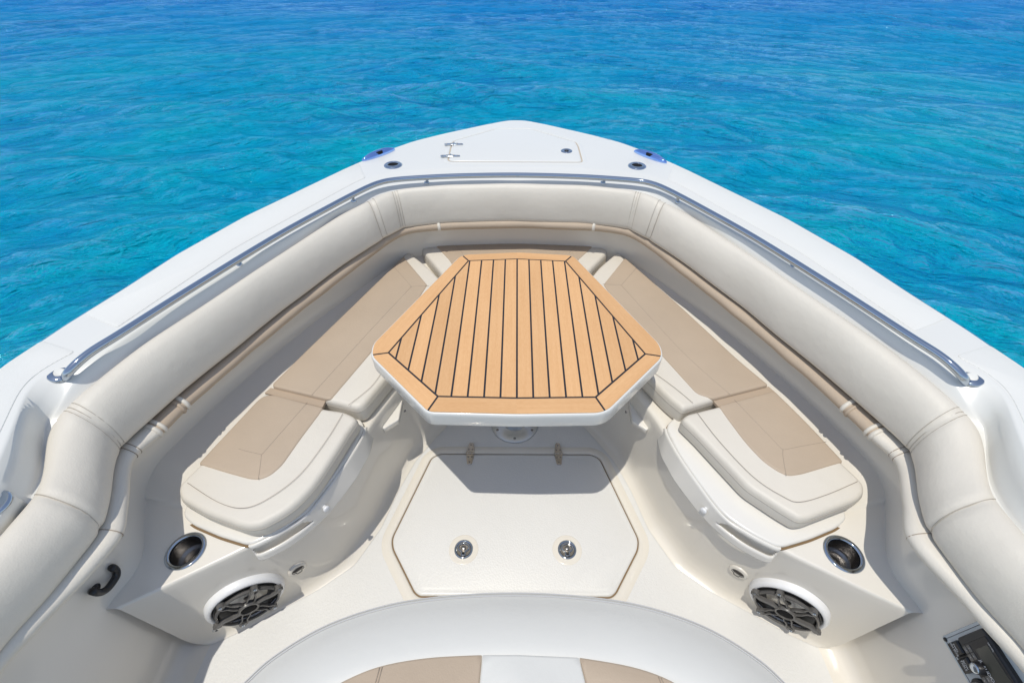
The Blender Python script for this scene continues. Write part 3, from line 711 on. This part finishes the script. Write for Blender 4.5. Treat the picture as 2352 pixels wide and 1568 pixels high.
# left aft
cushion('bench_cushion', 'rounded tan and off-white cushion at the near end of the left bench', [q9(235, 155), (490, 1027), (457, 1066), (427, 1094), (410, 1112), (407, 1128), (414, 1146), (470, 1178), (553, 1207), (575, 1209), (600, 1205), (664, 1170), (715, 1120), (755, 1062), (800, 990), (820, 962), (812, 953), (790, 943), (743, 936), (608, 900)][1:],
        [.05, .05, .02, .02, .02, .03, .03, .02, .02, .05, .08, .1, .1, .02, .012, .02, .03, .012, .012], .424, ZC,
        [([(609, 902), (743, 936), (735, 950), (690, 1010), (648, 1070), (622, 1092), (598, 1102), (575, 1101), (520, 1086), (456, 1066), (490, 1029)], [.01, .01, .03, .1, .05, .03, .02, .03, .03, .01, .05])],
        [[q9(630, 245), q9(210, 725)], [q9(0, 670), q9(60, 690), q9(195, 722), q9(205, 745), q9(178, 955)], [(787, 950), (750, 1010), (690, 1088), (620, 1142), (560, 1166), (500, 1152), (430, 1108)]], seam=[(-.001, ZC-.024), (0, ZC-.030)])
# right long
cushion('bench_cushion', 'long tan and off-white cushion on the right bench, beyond the rounded one', [(1435, 593), (1424, 580), (1411, 583), (1377, 612), (1320, 680), (1410, 780), (1487, 862), (1535, 910), (1570, 939), (1636, 918), (1767, 885), (1700, 830), (1560, 700)],
        [.02, .02, .02, .03, .06, .1, .05, .02, .012, .04, .02, .1, .1], .405, ZC,
        [([(1434, 594), (1385, 655), (1420, 700), (1500, 795), (1600, 905), (1638, 917), (1765, 885), (1698, 830), (1558, 700), (1440, 597)], [.01, .02, .05, .1, .02, .01, .01, .1, .1, .01])],
        [[(1462, 615), (1427, 655)], [(1427, 655), (1560, 800), (1676, 905)], [(1427, 655), (1385, 652)], [(1495, 850), (1550, 890), (1592, 925)]], seam=[(-.001, ZC-.03)])
# right aft
cushion('bench_cushion', 'rounded tan and off-white cushion at the near end of the right bench', [(1779, 897), (1850, 968), (1935, 1060), (1972, 1094), (1987, 1112), (1989, 1130), (1975, 1146), (1860, 1190), (1838, 1192), (1800, 1170), (1720, 1118), (1655, 1050), (1603, 995), (1566, 960), (1578, 949), (1646, 932)],
        [.012, .1, .03, .02, .02, .02, .03, .02, .02, .06, .1, .1, .1, .012, .02, .03], .424, ZC,
        [([(1778, 898), (1650, 932), (1665, 955), (1712, 1018), (1752, 1060), (1785, 1083), (1810, 1094), (1840, 1090), (1937, 1061), (1852, 970)], [.01, .01, .03, .1, .05, .03, .03, .02, .01, .1])],
        [[(1687, 918), (1799, 1034)], [(1898, 1014), (1812, 1030), (1798, 1038), (1806, 1092)], [(1600, 945), (1650, 1010), (1730, 1094), (1800, 1140), (1838, 1152), (1900, 1135), (1970, 1105)]], seam=[(-.001, ZC-.024), (0, ZC-.030)])
# bow centre
cushion('bench_cushion', 'short wide cushion across the bow behind the table', [(968, 573), (973, 565), (997, 562), (1064, 551), (1176, 548), (1291, 552), (1365, 564), (1390, 569), (1396, 578), (1350, 624), (1320, 665), (1180, 655), (1040, 665), (1005, 615)],
        [.02, .02, .02, .05, .1, .05, .02, .02, .02, .02, .02, .1, .02, .03], .42, .505,
        [([(999, 563), (1064, 552), (1176, 549), (1291, 553), (1364, 565), (1330, 596), (1300, 640), (1180, 640), (1060, 640), (1030, 596)], [.01, .05, .1, .05, .01, .03, .02, .02, .02, .03])],
        [[(1041, 556), (1063, 583)], [(1328, 558), (1306, 583)]], seam=[(-.001, .505-.03)])
# tan flaps in the gaps belong to the long cushions
for o in [x for x in bpy.data.objects if x.name.startswith('bench_cushion')]:
    lb = o['label']
    if lb.startswith('long tan') and 'left' in lb: pts = [(622, 891), (748, 921), (741, 936), (608, 903)]
    elif lb.startswith('long tan'): pts = [(1765, 888), (1638, 921), (1650, 935), (1779, 900)]
    else: continue
    a, b, c, d = [P(u, v, ZC-.012) for u, v in pts]
    slab('flap', rpoly([(p.x, p.y) for p in (a, b, c, d)], .002, 2), [(0, ZC-.022), (0, ZC-.010)], TANL, o, smooth=False)

# ---------------- table ----------------
ZT = .69
table = thing('bow_table', 'six-sided teak-topped table with white rim on an aluminium pedestal', 'table')
rimo = [(772, 103), (1140, 86), (1512, 106), (2098, 690), (2117, 775), (1740, 1148), (1150, 1160), (565, 1148), (188, 775), (205, 690)]
def tw(x, y, z): p = P(*q7(x, y), z); return (p.x, p.y)
cx = .004
def sym(pts, mate):
    return [((pts[i][0]-pts[mate[i]][0])/2+cx, (pts[i][1]+pts[mate[i]][1])/2) for i in range(len(pts))]
ro = sym([tw(x, y, ZT) for x, y in rimo], [2, 1, 0, 9, 8, 7, 6, 5, 4, 3])
ro = [(x, y) if i not in (3, 9) else (x, y) for i, (x, y) in enumerate(ro)]
rr = resamp(rpoly(ro, [.022, .2, .022, .04, .04, .035, .1, .035, .04, .04], 10), .015)
slab('table_body', rr, [(.012, .628), (.004, .630), (0, .635), (0, .68)]+[(d, z) for d, z in ((.0008, .6865), (.0025, .6893), (.005, .6903), (.012, .6903))], GEL, table)
def clip(poly, p, n):      # keep side where (x-p).n >= 0
    out = []
    for i in range(len(poly)):
        a, b = poly[i], poly[(i+1) % len(poly)]; da, db = (a-p).dot(n), (b-p).dot(n)
        if da >= 0: out.append(a)
        if (da >= 0) != (db >= 0): out.append(a.lerp(b, da/(da-db)))
    return out
G = .0032
touter = inset(rr, .0065)
inner = sym([tw(*p, ZT+.002) for p in ((825, 143), (1140, 131), (1462, 146), (1990, 748), (1665, 1035), (1150, 1043), (630, 1034), (305, 752))], [2, 1, 0, 7, 6, 5, 4, 3])
inner = [Vector(p) for p in inner]
if area2(inner) > 0: pass
else: inner = inner[::-1]
pieces = []
cen = sum(inner, Vector((0, 0)))/len(inner)
NI = len(inner)
# planks
core = [v.copy() for v in inner]
for i in range(NI):
    a, b = inner[i], inner[(i+1) % NI]; t = (b-a).normalized(); n = Vector((-t.y, t.x)); core = clip(core, a+n*G, n)
xs_top = sorted([tw(x, 700, ZT)[0] for x in (735, 855, 960, 1058, 1150, 1245, 1345, 1445)])
pitch_ = .0575
seam_y = .95
sx = [((tw(x, 1035, ZT)[0])) for x in (725, 829, 940, 1047, 1152, 1262, 1369, 1475, 1585)]
pit = (sx[-1]-sx[0])/8; mid = sx[4]
cuts = [mid+pit*k for k in range(-9, 10)]
for k in range(len(cuts)-1):
    q_ = clip(core, Vector((cuts[k]+G, 0)), Vector((1, 0)));
    if len(q_) > 2: q_ = clip(q_, Vector((cuts[k+1]-G, 0)), Vector((-1, 0)))
    if len(q_) > 2 and abs(area2(q_)) > 1e-5: pieces.append((q_, Vector((0, 1))))
# border
def corner_out(i):
    c_ = inner[i]; a, b = inner[i-1], inner[(i+1) % NI]
    n1 = (c_-a).normalized(); n2 = (b-c_).normalized(); m_ = (Vector((n1.y, -n1.x))+Vector((n2.y, -n2.x))).normalized(); return c_, m_
for i in range(NI):
    a, b = inner[i], inner[(i+1) % NI]; t = (b-a).normalized(); no = Vector((t.y, -t.x))
    q_ = clip(touter, a+no*G, no)
    (c1, m1), (c2, m2) = corner_out(i), corner_out((i+1) % NI)
    def flat(j):
        a_, b_, c_ = inner[j-1], inner[j], inner[(j+1) % NI]; return ((b_-a_).normalized()).dot((c_-b_).normalized()) > .97
    k1 = Vector((-m1.y, m1.x)); k2 = Vector((m2.y, -m2.x))
    if k1.dot(t) < 0: k1 = -k1
    if k2.dot(t) > 0: k2 = -k2
    q_ = clip(q_, c1+k1*(0 if flat(i) else G), k1)
    if len(q_) > 2: q_ = clip(q_, c2+k2*(0 if flat((i+1) % NI) else G), k2)
    if len(q_) > 2: pieces.append((q_, t))
slab('caulking', touter, [(0, .6895), (0, .6912)], CAULK, table, smooth=False)
vs, fs, gr, tn = [], [], [], []
for pi_, (poly, t) in enumerate(pieces):
    if area2(poly) < 0: poly = poly[::-1]
    b = len(vs); N = len(poly); tint = .92+.13*random.random(); off = Vector((random.random()*7, random.random()*7))
    for z in (.6905, .6925):
        for p in poly:
            vs.append((p.x, p.y, z)); gr.append((p.x*t.y-p.y*t.x+off.x, p.x*t.x+p.y*t.y+off.y, pi_)); tn.append(tint)
    fs += [(b+k, b+(k+1) % N, b+N+(k+1) % N, b+N+k) for k in range(N)]; fs.append(tuple(b+N+k for k in range(N)))
tk = mesh('teak_planking', vs, fs, TEAK, table, smooth=False, fix=False)
at = tk.data.attributes.new('grain', 'FLOAT_VECTOR', 'POINT'); at.data.foreach_set('vector', [c for g in gr for c in g])
at = tk.data.attributes.new('tint', 'FLOAT', 'POINT'); at.data.foreach_set('value', tn)
pb = P(1182, 1017, .004); py = pb.y+.114
M = Matrix.Translation((-.003, py, 0))
ped = lathe('pedestal', [(.058, .0), (.058, .30), (.056, .305), (.045, .306), (.045, .60), (.09, .615), (.12, .628)], ALU, table, M, n=48)
base = lathe('base_plate', [(.114, .0005), (.114, .006), (.111, .010), (.075, .014), (.064, .018), (.058, .020)], ALU, table, M, n=64, cap=False)
for k in range(6):
    lathe('screw', [(.0068, .0105), (.0058, .0135), (.003, .0125), (0, .012)], BRS, base, M @ Matrix.Translation((.094*math.cos(R(-30-60*k)), .094*math.sin(R(-30-60*k)), 0)), n=14, cap=False)

# ---------------- console lounge seat in the foreground ----------------
seat = thing('console_seat', 'curved foreground seat with pale grey rolled edge and tan panels beside a white middle', 'seat')
oa = [P(u, v, .43) for u, v in ((560, 1568), (640, 1498), (760, 1429), (900, 1384), (1040, 1364), (1190, 1358))]
oa = [(-abs(p.x-.004), p.y) for p in oa]
hx = [Vector((0.004, -.95, 0)), Vector((-.80, -.95, 0)), Vector((-.80, -.1, 0)), Vector((-.745, .12, 0))]+[Vector((x, y, 0)) for x, y in oa[:-1]]+[Vector((.004, oa[-1][1], 0))]
full_ = [(p.x, p.y) for p in hx[1:]]+[(.008-p.x, p.y) for p in reversed(hx[1:-1])]
so2 = resamp([(p.x, p.y) for p in cat([(x, y, 0) for x, y in full_], 6, closed=False)], .02)
if area2(so2) < 0: so2 = so2[::-1]
slab('seat_base', inset(so2, .06), [(0, 0), (0, .36)], GELI, seat)
slab('seat_roll', so2, [(.05, .33), (.012, .34), (.001, .37), (0, .41), (.002, .426), (.006, .4305), (.016, .437), (.04, .455), (.07, .474), (.105, .490), (.135, .4985), (.16, .4995), (.175, .4965)], VING, seat)
tubes('piping', [[Vector((p.x, p.y, .4315)) for p in inset(so2, .004)], [Vector((p.x, p.y, .4365)) for p in inset(so2, .012)]], .0017, mat('piping_grey', (.5, .5, .5), .6), seat, n=6)
ib = [P(u, v, .5) for u, v in ((700, 1620), (780, 1568), (870, 1530), (980, 1510), (1100, 1503), (1190, 1503), (1331, 1509), (1450, 1530), (1540, 1562), (1620, 1615))]
xl = lambda u, v: P(u, v, .5)
c1t, c1b, c2t, c2b = xl(1107, 1503), xl(1101, 1568), xl(1331, 1509), xl(1346, 1568)
def ext(a, b, y): t = (y-a.y)/(b.y-a.y); return a.lerp(b, t)
def pad(name, pts, m, z=.5, r=.003):
    o = resamp(rpoly([(p.x, p.y) for p in pts], r, 3), .02); return slab(name, o, [(-.001, z-.01), (0, z-.001), (.0015, z+.0015), (.005, z+.003)], m, seat, capb=False)
arcL = [ib[0], ib[1], ib[2], ib[3], ib[4]]; arcR = [ib[6], ib[7], ib[8], ib[9]]
pad('tan_panel', [Vector((-.58, -.85, 0)), Vector((-.57, -.1, 0))]+cat(arcL, 5)[:-1]+[c1t, ext(c1t, c1b, -.85)], TAN)
pad('tan_panel', [ext(c2t, c2b, -.85), c2t]+cat(arcR, 5)[1:]+[Vector((.57, -.1, 0)), Vector((.58, -.85, 0))], TAN)
pad('centre_panel', [ext(c1t, c1b, -.85)+Vector((.001, 0, 0)), c1t+Vector((.001, 0, 0)), ib[5], c2t-Vector((.001, 0, 0)), ext(c2t, c2b, -.85)-Vector((.001, 0, 0))], VING)
tubes('stitching', [[P(u, v, .503), P(u-9, 1568, .503), P(u-14, 1600, .503)] for u in (872, 878)]+[[P(u, v2, .503), P(u+8, 1568, .503)] for u, v2 in ((1511, 1548), (1517, 1550)) for v in (1,)] if False else
      [[P(872, 1532, .5035), P(862, 1568, .5035)], [P(878, 1531, .5035), P(868, 1568, .5035)], [P(1512, 1553, .5035), P(1518, 1568, .5035)], [P(1518, 1555, .5035), P(1524, 1568, .5035)],], .0012, SEAM, seat, n=5)

# ---------------- water ----------------
def water():
    def axis(lo, hi, fine, far, c=0):
        xs = [0.0]; st = fine
        while xs[-1] < far: xs.append(xs[-1]+fine*max(1, (xs[-1]/5)**.9 if xs[-1] < 30 else (xs[-1]/4)))
        return xs
    px = axis(0, 0, .04, 3000); xs = np.array([-a for a in px[:0:-1]]+px)
    ya = np.array(axis(0, 0, .04, 3000)); yb = ya[ya < 1500][::6]
    ys = np.concatenate([-(yb[:0:-1]), ya])
    X, Y = np.meshgrid(xs, ys); Z = np.zeros_like(X); DX = np.zeros_like(X); DY = np.zeros_like(X)
    for k in range(130):
        lam = .22*(2.4/.22)**(rng.random()**1.15); kk = 2*PI/lam
        cxx, cyy = rng.normal(0, 7), -3-abs(rng.normal(0, 9))-lam*3
        a = .0095*lam**.95*(.5+rng.random()); ph = rng.random()*2*PI
        ddx, ddy = X-cxx, Y-cyy; rad = np.hypot(ddx, ddy)+1e-6; f = kk*rad-ph*7
        # broken, short-crested: each train comes and goes
        g = .5+.5*np.sin(X*rng.normal(0, .9)/lam**.6+Y*rng.normal(0, .9)/lam**.6+ph)
        d = np.hypot(X, Y); fade = np.clip(1.6-d*(.10/lam)/6, 0, 1)*g
        Z += a*np.cos(f)*fade; sn = np.sin(f)*fade*.55*a; DX -= sn*ddx/rad; DY -= sn*ddy/rad
    env = .75+.35*np.sin(X*.31+Y*.17+1)*np.sin(Y*.23-X*.11)
    V = np.stack([X+DX*env, Y+DY*env, Z*env-.5], -1).reshape(-1, 3)
    ny, nx = X.shape; idx = np.arange(ny*nx).reshape(ny, nx)
    F = np.stack([idx[:-1, :-1], idx[:-1, 1:], idx[1:, 1:], idx[1:, :-1]], -1).reshape(-1, 4)
    me = bpy.data.meshes.new('water'); me.vertices.add(len(V)); me.vertices.foreach_set('co', V.ravel())
    me.loops.add(F.size); me.loops.foreach_set('vertex_index', F.ravel()); me.polygons.add(len(F))
    me.polygons.foreach_set('loop_start', np.arange(len(F))*4); me.polygons.foreach_set('loop_total', np.full(len(F), 4))
    me.update(); me.validate()
    print('water verts', len(V))
    m = bpy.data.materials.new('sea_water'); m.use_nodes = True; t = m.node_tree; b = t.nodes['Principled BSDF']; L = t.links.new
    t.nodes.remove(b); out = t.nodes['Material Output']
    tc = t.nodes.new('ShaderNodeTexCoord'); fl_ = t.nodes.new('ShaderNodeAttribute'); fl_.attribute_name = 'flow'
    def nz(scale, sv=(1, 1, 1), det=5, rot=0, src=None, typ='FBM'):
        mp = t.nodes.new('ShaderNodeMapping'); mp.inputs['Scale'].default_value = sv; mp.inputs['Rotation'].default_value = (0, 0, rot)
        n = t.nodes.new('ShaderNodeTexNoise'); n.noise_type = typ; n.inputs['Scale'].default_value = scale; n.inputs['Detail'].default_value = det; n.inputs['Distortion'].default_value = .35
        if typ == 'FBM': n.inputs['Roughness'].default_value = .58
        L(src or tc.outputs['Object'], mp.inputs[0]); L(mp.outputs[0], n.inputs['Vector']); return n
    F_ = fl_.outputs['Vector']
    # patches of sand and weed under the shallow water
    big = nz(.22, (1, 1.5, 1), 4); med = nz(1.1, (.7, 1.6, 1), 4, src=F_)
    ad = t.nodes.new('ShaderNodeMath'); ad.operation = 'MULTIPLY_ADD'; ad.inputs[1].default_value = .45; L(med.outputs['Fac'], ad.inputs[0]); L(big.outputs['Fac'], ad.inputs[2])
    r = t.nodes.new('ShaderNodeValToRGB'); e = r.color_ramp.elements
    e[0].position = .50; e[0].color = (.0, .27, .47, 1); e[1].position = .95; e[1].color = (.0, .41, .45, 1)
    L(ad.outputs[0], r.inputs[0])
    # bluer body colour ahead of the bow stands in for distant sky reflection
    sp = t.nodes.new('ShaderNodeSeparateXYZ'); L(tc.outputs['Object'], sp.inputs[0]); dm = t.nodes.new('ShaderNodeMapRange'); dm.inputs[1].default_value = 4; dm.inputs[2].default_value = 20; L(sp.outputs[1], dm.inputs[0])
    cm = t.nodes.new('ShaderNodeMix'); cm.data_type = 'RGBA'; L(dm.outputs[0], cm.inputs['Factor']); L(r.outputs[0], cm.inputs['A']); cm.inputs['B'].default_value = (.01, .20, .50, 1)
    def bump(n, dist, st, prev=None):
        bb = t.nodes.new('ShaderNodeBump'); bb.inputs['Strength'].default_value = st; bb.inputs['Distance'].default_value = dist
        L(n.outputs['Fac'], bb.inputs['Height'])
        if prev: L(prev.outputs[0], bb.inputs['Normal'])
        return bb
    n1 = nz(1.3, (.5, 1.6, 1), 5, .05, F_); n2 = nz(4.2, (.42, 1.6, 1), 6, -.1, F_); n3 = nz(15, (.45, 1.4, 1), 5, .1, F_)
    bb = bump(n3, .032, 1, bump(n2, .13, 1, bump(n1, .24, 1)))
    df = t.nodes.new('ShaderNodeBsdfDiffuse'); L(cm.outputs['Result'], df.inputs[0]); L(bb.outputs[0], df.inputs['Normal'])
    gl = t.nodes.new('ShaderNodeBsdfGlossy'); gl.inputs['Color'].default_value = (.30, .61, 1.0, 1); gl.inputs['Roughness'].default_value = .07; L(bb.outputs[0], gl.inputs['Normal'])
    fr = t.nodes.new('ShaderNodeFresnel'); fr.inputs['IOR'].default_value = 1.6; L(bb.outputs[0], fr.inputs['Normal'])
    mx = t.nodes.new('ShaderNodeMixShader'); rm_ = t.nodes.new('ShaderNodeMapRange'); rm_.interpolation_type = 'SMOOTHSTEP'; rm_.inputs[1].default_value = .05; rm_.inputs[2].default_value = .36; rm_.inputs[3].default_value = .02; rm_.inputs[4].default_value = .8; L(fr.outputs[0], rm_.inputs[0]); pt = nz(.33, (.6, 1.3, 1), 3, .4); pm = t.nodes.new('ShaderNodeMapRange'); pm.inputs[1].default_value = .38; pm.inputs[2].default_value = .62; pm.inputs[3].default_value = .5; pm.inputs[4].default_value = 1.35; L(pt.outputs['Fac'], pm.inputs[0]); mu = t.nodes.new('ShaderNodeMath'); mu.operation = 'MULTIPLY'; mu.use_clamp = True; L(rm_.outputs[0], mu.inputs[0]); L(pm.outputs[0], mu.inputs[1]); L(mu.outputs[0], mx.inputs[0]); L(df.outputs[0], mx.inputs[1]); L(gl.outputs[0], mx.inputs[2])
    L(mx.outputs[0], out.inputs['Surface'])
    fa = me.attributes.new('flow', 'FLOAT_VECTOR', 'POINT')
    th = np.arctan2(V[:, 0], V[:, 1]+4); rd_ = np.hypot(V[:, 0], V[:, 1]+4)
    fa.data.foreach_set('vector', np.stack([th*9, rd_, V[:, 2]*0], -1).astype(np.float32).ravel())
    o = link('water', me, m); o['kind'] = 'structure'
water()
bpy.context.view_layer.update()
